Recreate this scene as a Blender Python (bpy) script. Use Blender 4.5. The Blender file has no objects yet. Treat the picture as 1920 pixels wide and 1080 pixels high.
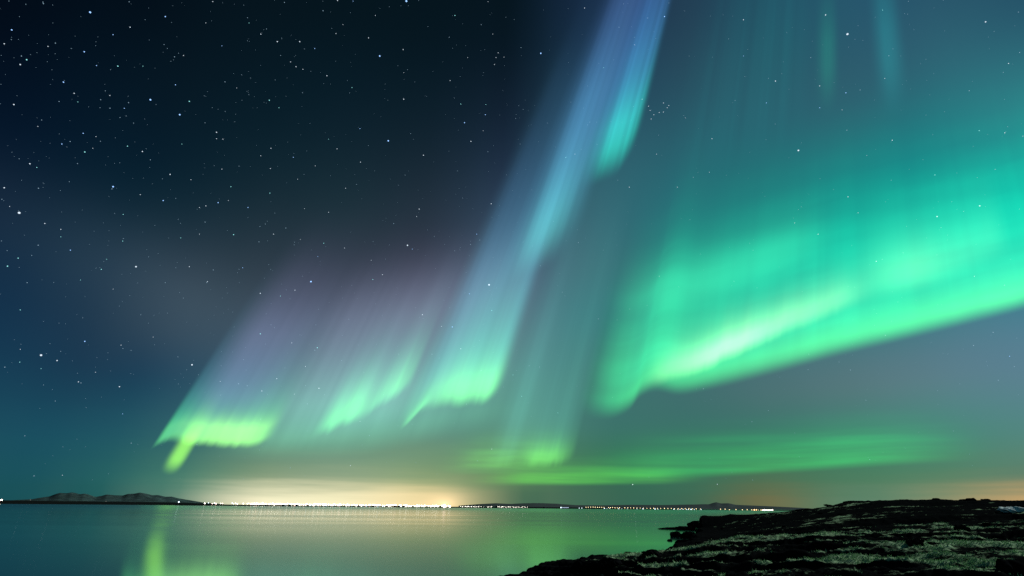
import bpy, bmesh, math, random
import numpy as np
from mathutils import Vector, Matrix

scene = bpy.context.scene
C = scene.collection
rnd = random.Random(7)
rng = np.random.default_rng(11)
R = math.radians

# ------------------------------------------------------------------ camera
CAM = np.array([0.0, 0.0, 4.0])
FPX = 960.0                       # focal length for a 1920 wide frame (18 mm on 36 mm)
PITCH, ROLL = R(23.18), R(0.50)
fwd = np.array([0.0, math.cos(PITCH), math.sin(PITCH)])
rgt0 = np.array([1.0, 0.0, 0.0])
up0 = np.array([0.0, -math.sin(PITCH), math.cos(PITCH)])
rgt = rgt0 * math.cos(ROLL) + up0 * math.sin(ROLL)
upv = up0 * math.cos(ROLL) - rgt0 * math.sin(ROLL)
cam_data = bpy.data.cameras.new('camera')
cam_data.lens = 18.0
cam_data.sensor_width = 36.0
cam_data.clip_start = 0.1
cam_data.clip_end = 2.0e6
cam = bpy.data.objects.new('camera', cam_data)
C.objects.link(cam)
m = Matrix.Identity(4)
for i in range(3):
    m[i][0], m[i][1], m[i][2], m[i][3] = rgt[i], upv[i], -fwd[i], CAM[i]
cam.matrix_world = m
scene.camera = cam


def ray(px, py):
    """unit view direction(s) of a photo pixel (1920x1080)"""
    px = np.asarray(px, float); py = np.asarray(py, float)
    d = (fwd + ((px - 960) / FPX)[..., None] * rgt + ((540 - py) / FPX)[..., None] * upv)
    return d / np.linalg.norm(d, axis=-1, keepdims=True)


def project(d):
    z = d @ fwd
    return 960 + FPX * (d @ rgt) / z, 540 - FPX * (d @ upv) / z


def on_level(px, py, z):
    d = ray(px, py)
    return CAM + d * ((z - CAM[2]) / d[..., 2])[..., None]


def at_range(px, py, dist):
    """point at a horizontal distance"""
    d = ray(px, py)
    return CAM + d * (dist / np.hypot(d[..., 0], d[..., 1]))[..., None]


def lin(c):
    c = np.asarray(c, float) / 255.0
    return np.where(c <= 0.04045, c / 12.92, ((c + 0.055) / 1.055) ** 2.4)


# ------------------------------------------------------------------ render look
scene.view_settings.view_transform = 'Standard'
scene.view_settings.look = 'None'
scene.view_settings.gamma = 1.0
scene.view_settings.exposure = 0.0
scene.render.engine = 'CYCLES'
scene.cycles.transparent_max_bounces = 48
scene.cycles.max_bounces = 5
scene.cycles.use_denoising = False
scene.cycles.sample_clamp_indirect = 1.5

# ------------------------------------------------------------------ night sky (world): airglow, aurora glow and town glow
# colours of the diffuse night sky, sampled on a grid of directions
GX = np.array([0, 160, 320, 480, 640, 800, 960, 1120, 1280, 1440, 1600, 1760, 1920.])
GY = np.array([0, 100, 200, 300, 400, 500, 600, 700, 800, 850, 900, 930.])
GRID = [
 [(2,10,22),(2,12,23),(3,15,25),(5,19,27),(5,20,28),(5,20,27),(6,20,28),(24,42,70),(33,58,80),(33,78,98),(38,84,108),(38,82,104),(34,78,100)],
 [(2,14,29),(3,18,31),(5,21,32),(6,23,33),(6,24,34),(6,22,32),(8,24,36),(28,56,80),(38,78,94),(36,90,104),(40,94,110),(45,98,114),(42,104,120)],
 [(3,18,37),(4,22,37),(7,25,37),(8,28,39),(10,30,41),(12,30,41),(18,34,50),(38,76,96),(42,88,102),(45,102,112),(48,108,120),(50,114,126),(45,120,132)],
 [(4,24,45),(6,28,45),(8,30,44),(12,34,45),(18,38,49),(22,38,50),(30,48,68),(48,94,108),(48,98,110),(50,106,116),(52,112,122),(52,116,128),(52,120,132)],
 [(8,32,55),(12,38,55),(18,42,55),(26,46,57),(30,50,60),(36,50,63),(48,70,92),(54,104,116),(52,106,116),(54,110,118),(58,114,124),(60,118,130),(62,122,136)],
 [(18,45,70),(24,50,70),(38,56,70),(45,60,72),(50,60,74),(58,63,80),(66,88,108),(60,110,118),(56,110,116),(60,112,120),(66,116,126),(70,120,132),(74,124,140)],
 [(20,55,84),(30,62,84),(48,70,84),(58,74,88),(70,76,94),(78,84,102),(78,110,122),(68,116,120),(62,112,116),(68,114,120),(76,118,126),(82,122,134),(84,128,146)],
 [(24,68,94),(30,70,94),(42,80,100),(62,92,110),(78,98,116),(74,108,118),(76,124,126),(62,112,110),(66,108,112),(76,114,119),(84,121,127),(85,128,137),(85,130,145)],
 [(28,84,104),(30,88,107),(46,100,112),(78,122,118),(88,134,128),(92,140,130),(86,140,124),(62,116,108),(58,112,104),(61,116,107),(65,126,114),(72,134,124),(80,135,130)],
 [(28,88,104),(32,94,107),(56,114,110),(98,142,120),(114,156,132),(118,156,124),(92,138,104),(58,114,90),(56,116,92),(58,118,94),(62,124,100),(70,130,106),(85,130,115)],
 [(28,90,101),(35,98,104),(70,126,108),(146,168,134),(164,180,145),(144,168,120),(92,130,92),(56,106,82),(56,110,88),(60,114,86),(75,124,94),(90,130,100),(110,130,105)],
 [(30,88,97),(38,98,99),(92,128,110),(224,212,172),(228,213,168),(200,180,130),(90,118,90),(60,103,83),(55,103,83),(80,105,80),(85,130,105),(128,140,110),(188,164,115)],
]
GRID = np.array(GRID, float)
GRID[3:6, 8:, 0] = [[40, 34, 26, 16, 10], [36, 28, 20, 14, 12], [36, 26, 22, 20, 22]]
GRID[6, 7:12, 0] = [54, 46, 44, 52, 66]
GRID[5:7, 2] = [(42, 59, 74), (54, 73, 88)]
GRID[6, 1] = (30, 60, 84); GRID[7, 1:3] = [(28, 64, 90), (36, 74, 98)]
GRID[7, 9:, 0] += 6; GRID[7, 9:, 1] -= 3
GRID[6:, 0:2] *= 0.90
GRID[7:10, 2] *= 0.93
GRID[10:, 9] = [(74, 112, 84), (108, 110, 76)]
GRID[11, 12] = (205, 165, 110)
GRID[2, 8:12] = [(40, 80, 97), (44, 90, 106), (46, 94, 110), (46, 99, 117)]
GRID = lin(GRID)
GRID[11, 3:6] = lin([(224, 216, 180), (230, 219, 178), (208, 190, 140)]); GRID[10, 3:6] *= 0.90; GRID[11, 3:6] *= 1.3; GRID[9, 3:6] *= 0.9


def grid_colour(px, py):
    px = np.clip(px, 0, 1920); py = np.clip(py, 0, 930)
    i = np.clip(np.searchsorted(GX, px, 'right') - 1, 0, len(GX) - 2)
    j = np.clip(np.searchsorted(GY, py, 'right') - 1, 0, len(GY) - 2)
    fx = (px - GX[i]) / (GX[i + 1] - GX[i]); fy = (py - GY[j]) / (GY[j + 1] - GY[j])
    g = np.sqrt(GRID)
    c = (g[j, i] * ((1 - fx) * (1 - fy))[..., None] + g[j, i + 1] * (fx * (1 - fy))[..., None]
         + g[j + 1, i] * ((1 - fx) * fy)[..., None] + g[j + 1, i + 1] * (fx * fy)[..., None])
    return c ** 2


world = bpy.data.worlds.new("World")
scene.world = world
world.use_nodes = True
nt = world.node_tree
nt.nodes.clear()


def N(tree, kind, **kw):
    n = tree.nodes.new(kind)
    for k, v in kw.items():
        setattr(n, k, v)
    return n


def mth(tree, op, a, b=None, c=None, clamp=False):
    n = N(tree, 'ShaderNodeMath', operation=op, use_clamp=clamp)
    for k, v in enumerate((a, b, c)):
        if v is None:
            continue
        if isinstance(v, (int, float)):
            n.inputs[k].default_value = v
        else:
            tree.links.new(v, n.inputs[k])
    return n.outputs[0]


tc = N(nt, 'ShaderNodeTexCoord')
sep = N(nt, 'ShaderNodeSeparateXYZ')
nt.links.new(tc.outputs['Generated'], sep.inputs[0])
az = mth(nt, 'ARCTAN2', sep.outputs[0], sep.outputs[1])
el = mth(nt, 'ARCSINE', sep.outputs[2])
# thin layered cloud: elevation wobbles in long horizontal streaks
cmb = N(nt, 'ShaderNodeCombineXYZ')
nt.links.new(mth(nt, 'MULTIPLY', az, 4.0), cmb.inputs[0])
nt.links.new(mth(nt, 'MULTIPLY', el, 70.0), cmb.inputs[1])
nz = N(nt, 'ShaderNodeTexNoise', noise_dimensions='2D')
nz.inputs['Scale'].default_value = 1.0
nz.inputs['Detail'].default_value = 3.0
nt.links.new(cmb.outputs[0], nz.inputs['Vector'])
wob = mth(nt, 'MULTIPLY', mth(nt, 'SUBTRACT', nz.outputs[0], 0.5), R(1.6))
lowk = mth(nt, 'MULTIPLY', mth(nt, 'SUBTRACT', R(9.0), el), 1 / R(9.0), clamp=True)
elw = mth(nt, 'MULTIPLY_ADD', wob, lowk, el)
azt = mth(nt, 'MULTIPLY_ADD', az, 1 / (2 * math.pi), 0.5)
EMIN, EMAX = R(-2.0), R(70.0)
elt = mth(nt, 'MULTIPLY', mth(nt, 'SUBTRACT', elw, EMIN), 1 / (EMAX - EMIN), clamp=True)
COLS = []
EL = np.array([-1.5, 0.3, 1.2, 2.2, 3.6, 5.5, 8, 11, 15, 20, 25, 30, 36, 42, 49, 58, 68.])
AZ = np.concatenate([[-180, -120, -85], np.arange(-60, 61, 5), [85, 120, 180]]).astype(float)
back = lin((16, 52, 60))
acc = None
for e in EL:
    a = np.clip(AZ, -62, 62)
    e_ = max(e, 0.0)
    d = np.stack([np.sin(np.radians(a)) * math.cos(R(e_)), np.cos(np.radians(a)) * math.cos(R(e_)),
                  np.full_like(a, math.sin(R(e_)))], -1)
    px, py = project(d)
    col = grid_colour(px, py)
    wside = np.clip((np.abs(AZ) - 62) / 80, 0, 1)[:, None]
    col = col * (1 - wside) + back * wside
    COLS.append(col)
COLS = np.array(COLS)
mid = COLS.copy()
mid[1:-1] = (COLS[:-2] + 4 * COLS[1:-1] + COLS[2:]) / 6
COLS = np.clip(COLS + (COLS - mid), 0, 1)          # so that the spline passes through the sampled colours
for k, e in enumerate(EL):
    col = COLS[k]
    ramp = N(nt, 'ShaderNodeValToRGB')
    cr = ramp.color_ramp
    cr.interpolation = 'CARDINAL'
    while len(cr.elements) < len(AZ):
        cr.elements.new(0.5)
    for q, el_ in enumerate(cr.elements):
        el_.position = (AZ[q] + 180) / 360
    for q, el_ in enumerate(cr.elements):
        el_.color = (*col[q], 1)
    nt.links.new(azt, ramp.inputs[0])
    wr = N(nt, 'ShaderNodeValToRGB')
    wc = wr.color_ramp
    wc.interpolation = 'B_SPLINE'
    while len(wc.elements) < len(EL):
        wc.elements.new(0.5)
    for q, el_ in enumerate(wc.elements):
        el_.position = (R(EL[q]) - EMIN) / (EMAX - EMIN)
    for q, el_ in enumerate(wc.elements):
        v = 1.0 if q == k else 0.0
        el_.color = (v, v, v, 1)
    nt.links.new(elt, wr.inputs[0])
    ma = N(nt, 'ShaderNodeVectorMath', operation='MULTIPLY_ADD')
    nt.links.new(ramp.outputs[0], ma.inputs[0])
    nt.links.new(wr.outputs[0], ma.inputs[1])
    if acc is None:
        ma.inputs[2].default_value = (0, 0, 0)
    else:
        nt.links.new(acc, ma.inputs[2])
    acc = ma.outputs[0]
# lamp glare added to the sky colour over the town, left of centre
d_ = ray(np.array(834.0), np.array(944.0))
da = mth(nt, 'MULTIPLY', mth(nt, 'SUBTRACT', az, math.atan2(d_[0], d_[1])), 1 / R(2.3))
de = mth(nt, 'MULTIPLY', mth(nt, 'SUBTRACT', el, math.asin(d_[2])), 1 / R(1.15))
gl = mth(nt, 'EXPONENT', mth(nt, 'MULTIPLY', mth(nt, 'SQRT', mth(nt, 'ADD', mth(nt, 'MULTIPLY', da, da), mth(nt, 'MULTIPLY', de, de))), -1.6))
ma = N(nt, 'ShaderNodeVectorMath', operation='MULTIPLY_ADD')
nt.links.new(gl, ma.inputs[0]); ma.inputs[1].default_value = (0.85, 0.50, 0.26); nt.links.new(acc, ma.inputs[2])
acc = ma.outputs[0]
# thin veil of high cloud slanting down through the left sky
va, vb_ = ray(np.array(-150.0), np.array(330.0)), ray(np.array(430.0), np.array(590.0))
vn = np.cross(va, vb_); vn /= np.linalg.norm(vn)
dt = N(nt, 'ShaderNodeVectorMath', operation='DOT_PRODUCT'); nt.links.new(tc.outputs['Generated'], dt.inputs[0]); dt.inputs[1].default_value = tuple(vn)
dt2 = N(nt, 'ShaderNodeVectorMath', operation='DOT_PRODUCT'); nt.links.new(tc.outputs['Generated'], dt2.inputs[0]); dt2.inputs[1].default_value = tuple(ray(np.array(330.0), np.array(545.0)))
tq = mth(nt, 'MULTIPLY', dt.outputs['Value'], 1 / math.sin(R(4.2)))
band = mth(nt, 'EXPONENT', mth(nt, 'MULTIPLY', mth(nt, 'MULTIPLY', tq, tq), -1.0))
fal = mth(nt, 'EXPONENT', mth(nt, 'MULTIPLY', mth(nt, 'ARCCOSINE', dt2.outputs['Value']), -1 / R(17)))
ma = N(nt, 'ShaderNodeVectorMath', operation='MULTIPLY_ADD')
nt.links.new(mth(nt, 'MULTIPLY', band, fal), ma.inputs[0]); ma.inputs[1].default_value = (0.012, 0.018, 0.022); nt.links.new(acc, ma.inputs[2])
acc = ma.outputs[0]
bg = N(nt, 'ShaderNodeBackground')
bg.inputs['Strength'].default_value = 1.0
nt.links.new(acc, bg.inputs['Color'])
# added sun lamp to brighten the dark ground, with a faint sky to match
FILL_EL, FILL_AZ = R(26), R(66)
ml_ = bpy.data.lights.new('fill_sun', 'SUN'); ml_.energy = 2.9; ml_.angle = R(0.5); ml_.color = (0.86, 1.0, 0.90)
fill_sun = bpy.data.objects.new('fill_sun', ml_); C.objects.link(fill_sun)
mdir = Vector((math.sin(FILL_AZ) * math.cos(FILL_EL), math.cos(FILL_AZ) * math.cos(FILL_EL), math.sin(FILL_EL)))
fill_sun.rotation_euler = mdir.to_track_quat('Z', 'Y').to_euler()
fill_sun.location = mdir * 500
skt = N(nt, 'ShaderNodeTexSky', sky_type='NISHITA')
skt.sun_disc = False
skt.sun_elevation = FILL_EL
skt.sun_rotation = FILL_AZ
bg2 = N(nt, 'ShaderNodeBackground')
bg2.inputs['Strength'].default_value = 0.0003
nt.links.new(skt.outputs[0], bg2.inputs['Color'])
addw = N(nt, 'ShaderNodeAddShader')
nt.links.new(bg.outputs[0], addw.inputs[0])
nt.links.new(bg2.outputs[0], addw.inputs[1])
wo = N(nt, 'ShaderNodeOutputWorld')
nt.links.new(addw.outputs[0], wo.inputs['Surface'])


# ------------------------------------------------------------------ helpers
def tag(o, label=None, cat=None, group=None, kind=None):
    if label: o['label'] = label
    if cat: o['category'] = cat
    if group: o['group'] = group
    if kind: o['kind'] = kind
    return o


def link(name, mesh, mats=(), parent=None):
    o = bpy.data.objects.new(name, mesh)
    C.objects.link(o)
    for mt in mats:
        mesh.materials.append(mt)
    if parent is not None:
        o.parent = parent
    return o


def empty(name, loc):
    o = bpy.data.objects.new(name, None)
    o.location = loc
    C.objects.link(o)
    return o


def grid_mesh(name, P, smooth=True):
    """mesh from an (n, m, 3) array of points"""
    n, mm = P.shape[:2]
    idx = np.arange(n * mm).reshape(n, mm)
    f = np.stack([idx[:-1, :-1], idx[1:, :-1], idx[1:, 1:], idx[:-1, 1:]], -1).reshape(-1, 4)
    return np_mesh(name, P.reshape(-1, 3), f, smooth)


def np_mesh(name, V, F, smooth=True):
    me = bpy.data.meshes.new(name)
    k = F.shape[1]
    me.vertices.add(len(V)); me.vertices.foreach_set('co', np.asarray(V, np.float32).ravel())
    me.loops.add(F.size); me.loops.foreach_set('vertex_index', F.astype(np.int32).ravel())
    me.polygons.add(len(F))
    me.polygons.foreach_set('loop_start', (np.arange(len(F)) * k).astype(np.int32))
    me.update(calc_edges=True)
    me.polygons.foreach_set('use_smooth', np.full(len(F), smooth))
    me.validate()
    return me


def col_attr(me, name, rgb):
    at = me.attributes.new(name, 'FLOAT_COLOR', 'POINT')
    a = np.ones((len(me.vertices), 4), np.float32)
    a[:, :3] = rgb
    at.data.foreach_set('color', a.ravel())


def f_attr(me, name, v):
    at = me.attributes.new(name, 'FLOAT', 'POINT')
    at.data.foreach_set('value', np.asarray(v, np.float32).ravel())


def _hash(ix, iy, s):
    h = (ix.astype(np.int64) * 374761393 + iy.astype(np.int64) * 668265263 + s * 1442695041) & 0xFFFFFFFF
    h = ((h ^ (h >> 13)) * 1274126177) & 0xFFFFFFFF
    h = ((h ^ (h >> 16)) * 2246822519) & 0xFFFFFFFF
    return ((h ^ (h >> 15)) & 0xFFFFFF) / float(0xFFFFFF)


def vnoise(x, y, s=0):
    ix = np.floor(x); iy = np.floor(y)
    fx = x - ix; fy = y - iy
    fx = fx * fx * fx * (fx * (fx * 6 - 15) + 10); fy = fy * fy * fy * (fy * (fy * 6 - 15) + 10)
    ix = ix.astype(np.int64); iy = iy.astype(np.int64)
    a = _hash(ix, iy, s); b = _hash(ix + 1, iy, s); c = _hash(ix, iy + 1, s); d = _hash(ix + 1, iy + 1, s)
    return (a * (1 - fx) + b * fx) * (1 - fy) + (c * (1 - fx) + d * fx) * fy * 1.0


def fbm(x, y, octv=5, s=0, gain=0.5):
    t = 0; amp = 1; tot = 0
    for k in range(octv):
        ca, sa = math.cos(0.6 * k), math.sin(0.6 * k)
        t = t + amp * (vnoise((x * ca - y * sa) + 17.3 * k, (x * sa + y * ca) - 9.1 * k, s + k) * 2 - 1)
        tot += amp; amp *= gain; x = x * 2.03; y = y * 2.03
    return t / tot


def sstep(a, b, x):
    t = np.clip((x - a) / (b - a), 0, 1)
    return t * t * (3 - 2 * t)


def catmull(xs, ys, q):
    """smooth monotone-ish interpolation of ys over xs"""
    xs = np.asarray(xs, float); ys = np.asarray(ys, float)
    i = np.clip(np.searchsorted(xs, q, 'right') - 1, 0, len(xs) - 2)
    h = xs[i + 1] - xs[i]; t = (q - xs[i]) / h
    mgrad = np.gradient(ys, xs) if len(xs) > 2 else np.full(2, (ys[1] - ys[0]) / (xs[1] - xs[0]))
    m0 = mgrad[i] * h; m1 = mgrad[i + 1] * h
    t2 = t * t; t3 = t2 * t
    return (2 * t3 - 3 * t2 + 1) * ys[i] + (t3 - 2 * t2 + t) * m0 + (-2 * t3 + 3 * t2) * ys[i + 1] + (t3 - t2) * m1


def emit_mat(name, rgb, strength, sampling='AUTO'):
    mt = bpy.data.materials.new(name); mt.use_nodes = True
    t = mt.node_tree; t.nodes.clear()
    e = N(t, 'ShaderNodeEmission'); e.inputs[0].default_value = (*rgb, 1); e.inputs[1].default_value = strength
    o = N(t, 'ShaderNodeOutputMaterial'); t.links.new(e.outputs[0], o.inputs[0])
    mt.cycles.emission_sampling = sampling
    return mt


def simple_mat(name, rgb, rough=0.8, noise=0.3, scale=3.0, spec=0.0):
    mt = bpy.data.materials.new(name); mt.use_nodes = True
    t = mt.node_tree
    b = t.nodes['Principled BSDF']
    b.inputs['Roughness'].default_value = rough
    b.inputs['Specular IOR Level'].default_value = spec
    g = N(t, 'ShaderNodeNewGeometry')
    nn = N(t, 'ShaderNodeTexNoise'); nn.inputs['Scale'].default_value = scale; nn.inputs['Detail'].default_value = 5
    t.links.new(g.outputs['Position'], nn.inputs['Vector'])
    mx = N(t, 'ShaderNodeMix', data_type='RGBA')
    mx.inputs[6].default_value = (*[c * (1 - noise) for c in rgb], 1)
    mx.inputs[7].default_value = (*[min(1, c * (1 + noise)) for c in rgb], 1)
    t.links.new(nn.outputs[0], mx.inputs[0])
    t.links.new(mx.outputs[2], b.inputs['Base Color'])
    return mt


# ------------------------------------------------------------------ aurora: curtains of light hanging along the field lines
MZ = ray(1547.0, -1151.0)          # magnetic zenith: every ray points there
MZPX = np.array([1547.0, -1151.0])
ALT = 5000.0                       # height of the lower border

am = bpy.data.materials.new('aurora_light'); am.use_nodes = True
t = am.node_tree; t.nodes.clear()
at = N(t, 'ShaderNodeAttribute', attribute_name='glow')
e = N(t, 'ShaderNodeEmission'); t.links.new(at.outputs['Color'], e.inputs[0]); e.inputs[1].default_value = 1.0
tr = N(t, 'ShaderNodeBsdfTransparent')
ad = N(t, 'ShaderNodeAddShader'); t.links.new(e.outputs[0], ad.inputs[0]); t.links.new(tr.outputs[0], ad.inputs[1])
o_ = N(t, 'ShaderNodeOutputMaterial'); t.links.new(ad.outputs[0], o_.inputs[0])
am.cycles.emission_sampling = 'NONE'


def curtain(label, pts, layers, h, n_u=200, n_v=80, ends=(0.05, 0.05), stri=0.15, freq=30, seed=1, vpow=1.6, cloud=0.0, csz=9.0, rag=0.0):
    """pts: lower border, pixel polyline.  layers: (sRGB light, rise, plateau, decay, amps along the border)
    h: extent of the rays in pixels"""
    pts = np.array(pts, float)
    seg = np.hypot(*np.diff(pts, axis=0).T)
    s = np.concatenate([[0], np.cumsum(seg)]); s /= s[-1]
    u = np.linspace(0, 1, n_u)
    bx = catmull(s, pts[:, 0], u); by = catmull(s, pts[:, 1], u)
    hh = catmull(np.linspace(0, 1, len(h)), h, u) if np.ndim(h) else np.full(n_u, float(h))
    v = np.linspace(0, 1, n_v) ** vpow
    dirp = MZPX - np.stack([bx, by], -1)
    dlen = np.linalg.norm(dirp, axis=-1)
    d0 = ray(bx, by)
    alt = ALT * (1 + 0.035 * seed)          # the curtains hang at slightly different heights
    P0 = CAM + d0 * ((alt - CAM[2]) / np.maximum(d0[:, 2], 0.02))[:, None]
    P = np.zeros((n_u, n_v, 3)); S = np.zeros((n_u, n_v))
    for j in range(n_v):
        sp = np.minimum(v[j] * hh, dlen * 0.97)
        q = np.stack([bx, by], -1) + dirp / dlen[:, None] * sp[:, None]
        dq = ray(q[:, 0], q[:, 1])
        w = P0 - CAM
        b = dq @ MZ
        dd = np.einsum('ij,ij->i', dq, w); ee = w @ MZ
        tt = (b * dd - ee) / np.maximum(1 - b * b, 1e-9)
        P[:, j] = P0 + tt[:, None] * MZ
        S[:, j] = sp
    S = np.maximum(S - rag * sstep(-0.5, 0.6, fbm(u * seg.sum() / 26.0, u * 0 + seed * 1.9, 4, seed + 40))[:, None], 0)   # ragged lower border
    rgb = np.zeros((n_u, n_v, 3))
    endf = sstep(0, max(ends[0], 1e-4), u) * sstep(0, max(ends[1], 1e-4), 1 - u)
    st = 1 + stri * (fbm(u * freq, u * 0 + seed * 3.7, 4, seed) * 1.6)
    topf = sstep(0, 0.35, 1 - v)[None, :]
    cl = 1 + cloud * 2 * fbm(u[:, None] * 3.0 + seed, S / csz + u[:, None] * 2, 4, seed + 90)
    for (c, rise, plat, dec, amps, *own) in layers:
        ef = endf if not own else sstep(0, own[0], u) * sstep(0, own[1], 1 - u)
        A = np.clip(catmull(np.linspace(0, 1, len(amps)), amps, u), 0, None)
        x = np.maximum(0, S - rise - plat) / dec
        g = sstep(0, rise, S) * np.exp(-(x ** 1.35))
        rgb += g[..., None] * (A * ef * st)[:, None, None] * lin(c) * (topf * cl)[..., None]
    me = grid_mesh('aurora_curtain', P)
    col_attr(me, 'glow', rgb.reshape(-1, 3))
    o = link('aurora_curtain', me, [am])
    tag(o, label, 'aurora', 'curtains of the northern lights')
    return o


GRN = (60, 225, 120); YGR = (110, 235, 70); TEAL = (0, 200, 160); CYAN = (60, 150, 190); VIO = (95, 90, 150); BLU = (60, 95, 190)
PALE = (150, 255, 170)

# west fold: hook at the left end
curtain('hooked yellow-green foot of the aurora, lowest and farthest left above the dark mountain',
        [(293, 880), (303, 889), (314, 893), (326, 892), (340, 886)],
        [((150, 240, 60), 40, 36, 38, [.25, .78, .85, .6, .2])], 230, ends=(0.4, 0.45), stri=.05, seed=2, n_u=60)
curtain('bright yellow-green bar of aurora with pale violet rays rising from it at left',
        [(276, 848), (296, 840), (318, 832), (345, 838), (390, 842), (440, 845), (478, 842), (515, 826)],
        [((165, 245, 85), 22, 22, 20, [.12, .2, .42, .78, .82, .80, .55, .1]),
         ((45, 215, 100), 24, 26, 48, [.42, .42, .3, .24, .26, .3, .3, .2]),
         ((85, 150, 175), 30, 80, 110, [.2, .24, .26, .26, .22, .18, .14, .1], .10, .4),
         ((118, 112, 150), 120, 120, 120, [.08, .24, .38, .38, .32, .24, .16, .1], .36, .5)], 560, ends=(0.07, 0.22), stri=.07, seed=3, freq=15, rag=5, n_u=320)
curtain('faint grey-violet veil of rays between the left bar and the middle rays',
        [(440, 850), (500, 856), (580, 846), (640, 836), (720, 820), (790, 800)],
        [((90, 165, 135), 60, 40, 120, [.12, .2, .28, .28, .25, .2]),
         ((122, 108, 140), 140, 100, 110, [.1, .16, .16, .15, .12, .1])], 470, ends=(0.3, 0.3), stri=.2, seed=4, freq=14)
curtain('continuous hazy grey-violet glow joining all the curtains left of the middle',
        [(340, 862), (420, 868), (520, 870), (640, 866), (760, 846), (860, 826), (960, 820), (1040, 830)],
        [((92, 178, 128), 60, 60, 100, [.1, .28, .38, .36, .33, .30, .25, .1]),
         ((112, 118, 150), 150, 150, 110, [.08, .24, .37, .38, .34, .26, .16, .06])], 520, ends=(0.2, 0.3), stri=.18, seed=21, freq=22, n_u=320)
curtain('green slanting rays left of the middle, rising from the town glow',
        [(560, 842), (600, 828), (640, 808), (690, 786), (735, 760), (770, 738)],
        [((92, 226, 80), 34, 6, 46, [.06, .42, .5, .3, .4, .1]),
         ((90, 190, 160), 30, 40, 80, [.1, .18, .2, .18, .18, .1])], 330, ends=(0.22, 0.15), stri=.42, seed=5, freq=5.5, rag=11, n_u=300)
curtain('bright green middle curtain with tall slate-blue rays reaching the top of the sky',
        [(732, 812), (762, 800), (785, 784), (826, 772), (870, 770), (908, 762), (945, 735)],
        [((122, 240, 92), 34, 16, 36, [.02, .10, .28, .58, .68, .60, .05], .12, .22),
         ((70, 195, 145), 40, 60, 130, [.08, .16, .28, .44, .5, .45, .2]),
         ((72, 132, 158), 90, 200, 210, [.14, .25, .32, .32, .3, .3, .2], .22, .2),
         ((58, 88, 150), 260, 200, 240, [.02, .06, .10, .13, .12, .1, .08], .3, .2)], 1000, ends=(0.1, 0.25), stri=.14, seed=6, freq=9, rag=6, n_u=320)
curtain('thin bright green streak running down from the left foot of the middle curtain',
        [(742, 813), (758, 803), (776, 785), (792, 769), (812, 760)],
        [((110, 245, 130), 14, 3, 16, [.12, .34, .4, .36, .2])], 90, ends=(0.25, 0.35), stri=.1, seed=22, n_u=80)
curtain('dim grey-green rays between the middle curtain and the big arc',
        [(890, 890), (945, 884), (1000, 880), (1040, 880), (1066, 876), (1078, 866)],
        [((110, 225, 80), 22, 6, 22, [.1, .1, .1, .5, .45, .1]),
         ((80, 160, 135), 60, 80, 190, [.15, .22, .2, .2, .24, .15]),
         ((70, 120, 135), 120, 150, 190, [.12, .14, .12, .1, .08, .06], .3, .2)], 620, ends=(0.3, 0.2), stri=.28, seed=7, freq=7, rag=10, n_u=280)
# tall blue beam and the teal beam at its right
curtain('tall blue-violet beam of aurora reaching from the middle to the top edge',
        [(905, 560), (948, 542), (980, 528), (1010, 515), (1046, 496), (1090, 470)],
        [((85, 200, 180), 100, 20, 105, [.04, .18, .40, .27, .1, .02]),
         ((70, 152, 185), 180, 170, 170, [.06, .17, .30, .30, .18, .1]),
         ((82, 98, 178), 330, 200, 300, [.05, .12, .22, .25, .24, .16])], 900, ends=(0.4, 0.35), stri=.24, seed=8, freq=10, n_u=260)
curtain('teal and blue beam of aurora right beside the tall blue beam',
        [(1062, 365), (1096, 358), (1126, 346), (1152, 335), (1176, 305), (1200, 270)],
        [((5, 210, 160), 80, 35, 70, [.08, .24, .56, .52, .40, .08]),
         ((60, 150, 190), 120, 130, 140, [.12, .22, .33, .31, .2, .05]),
         ((72, 95, 190), 200, 150, 260, [.14, .2, .25, .24, .17, .04])], 720, ends=(0.32, 0.42), stri=.24, seed=9, freq=9)
# high faint rays
curtain('faint green ray high at right beside the bright white star',
        [(1520, 215), (1550, 225), (1582, 205)],
        [((20, 160, 115), 110, 30, 70, [.08, .2, .08])], 330, ends=(0.45, 0.45), stri=.1, seed=10, n_u=50)
curtain('broad faint teal ray high at right near the top edge',
        [(1632, 215), (1674, 230), (1720, 195)],
        [((20, 150, 150), 130, 40, 110, [.08, .24, .08])], 420, ends=(0.45, 0.45), stri=.15, seed=11, n_u=60, freq=4)
curtain('very faint veil of thin upright rays between the tall beams and the right edge',
        [(1210, 420), (1280, 400), (1360, 370), (1450, 330), (1540, 310)],
        [((20, 120, 120), 160, 100, 200, [.04, .08, .08, .08, .06])], 620, ends=(0.3, 0.3), stri=.7, seed=12, freq=18, n_u=220)
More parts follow.
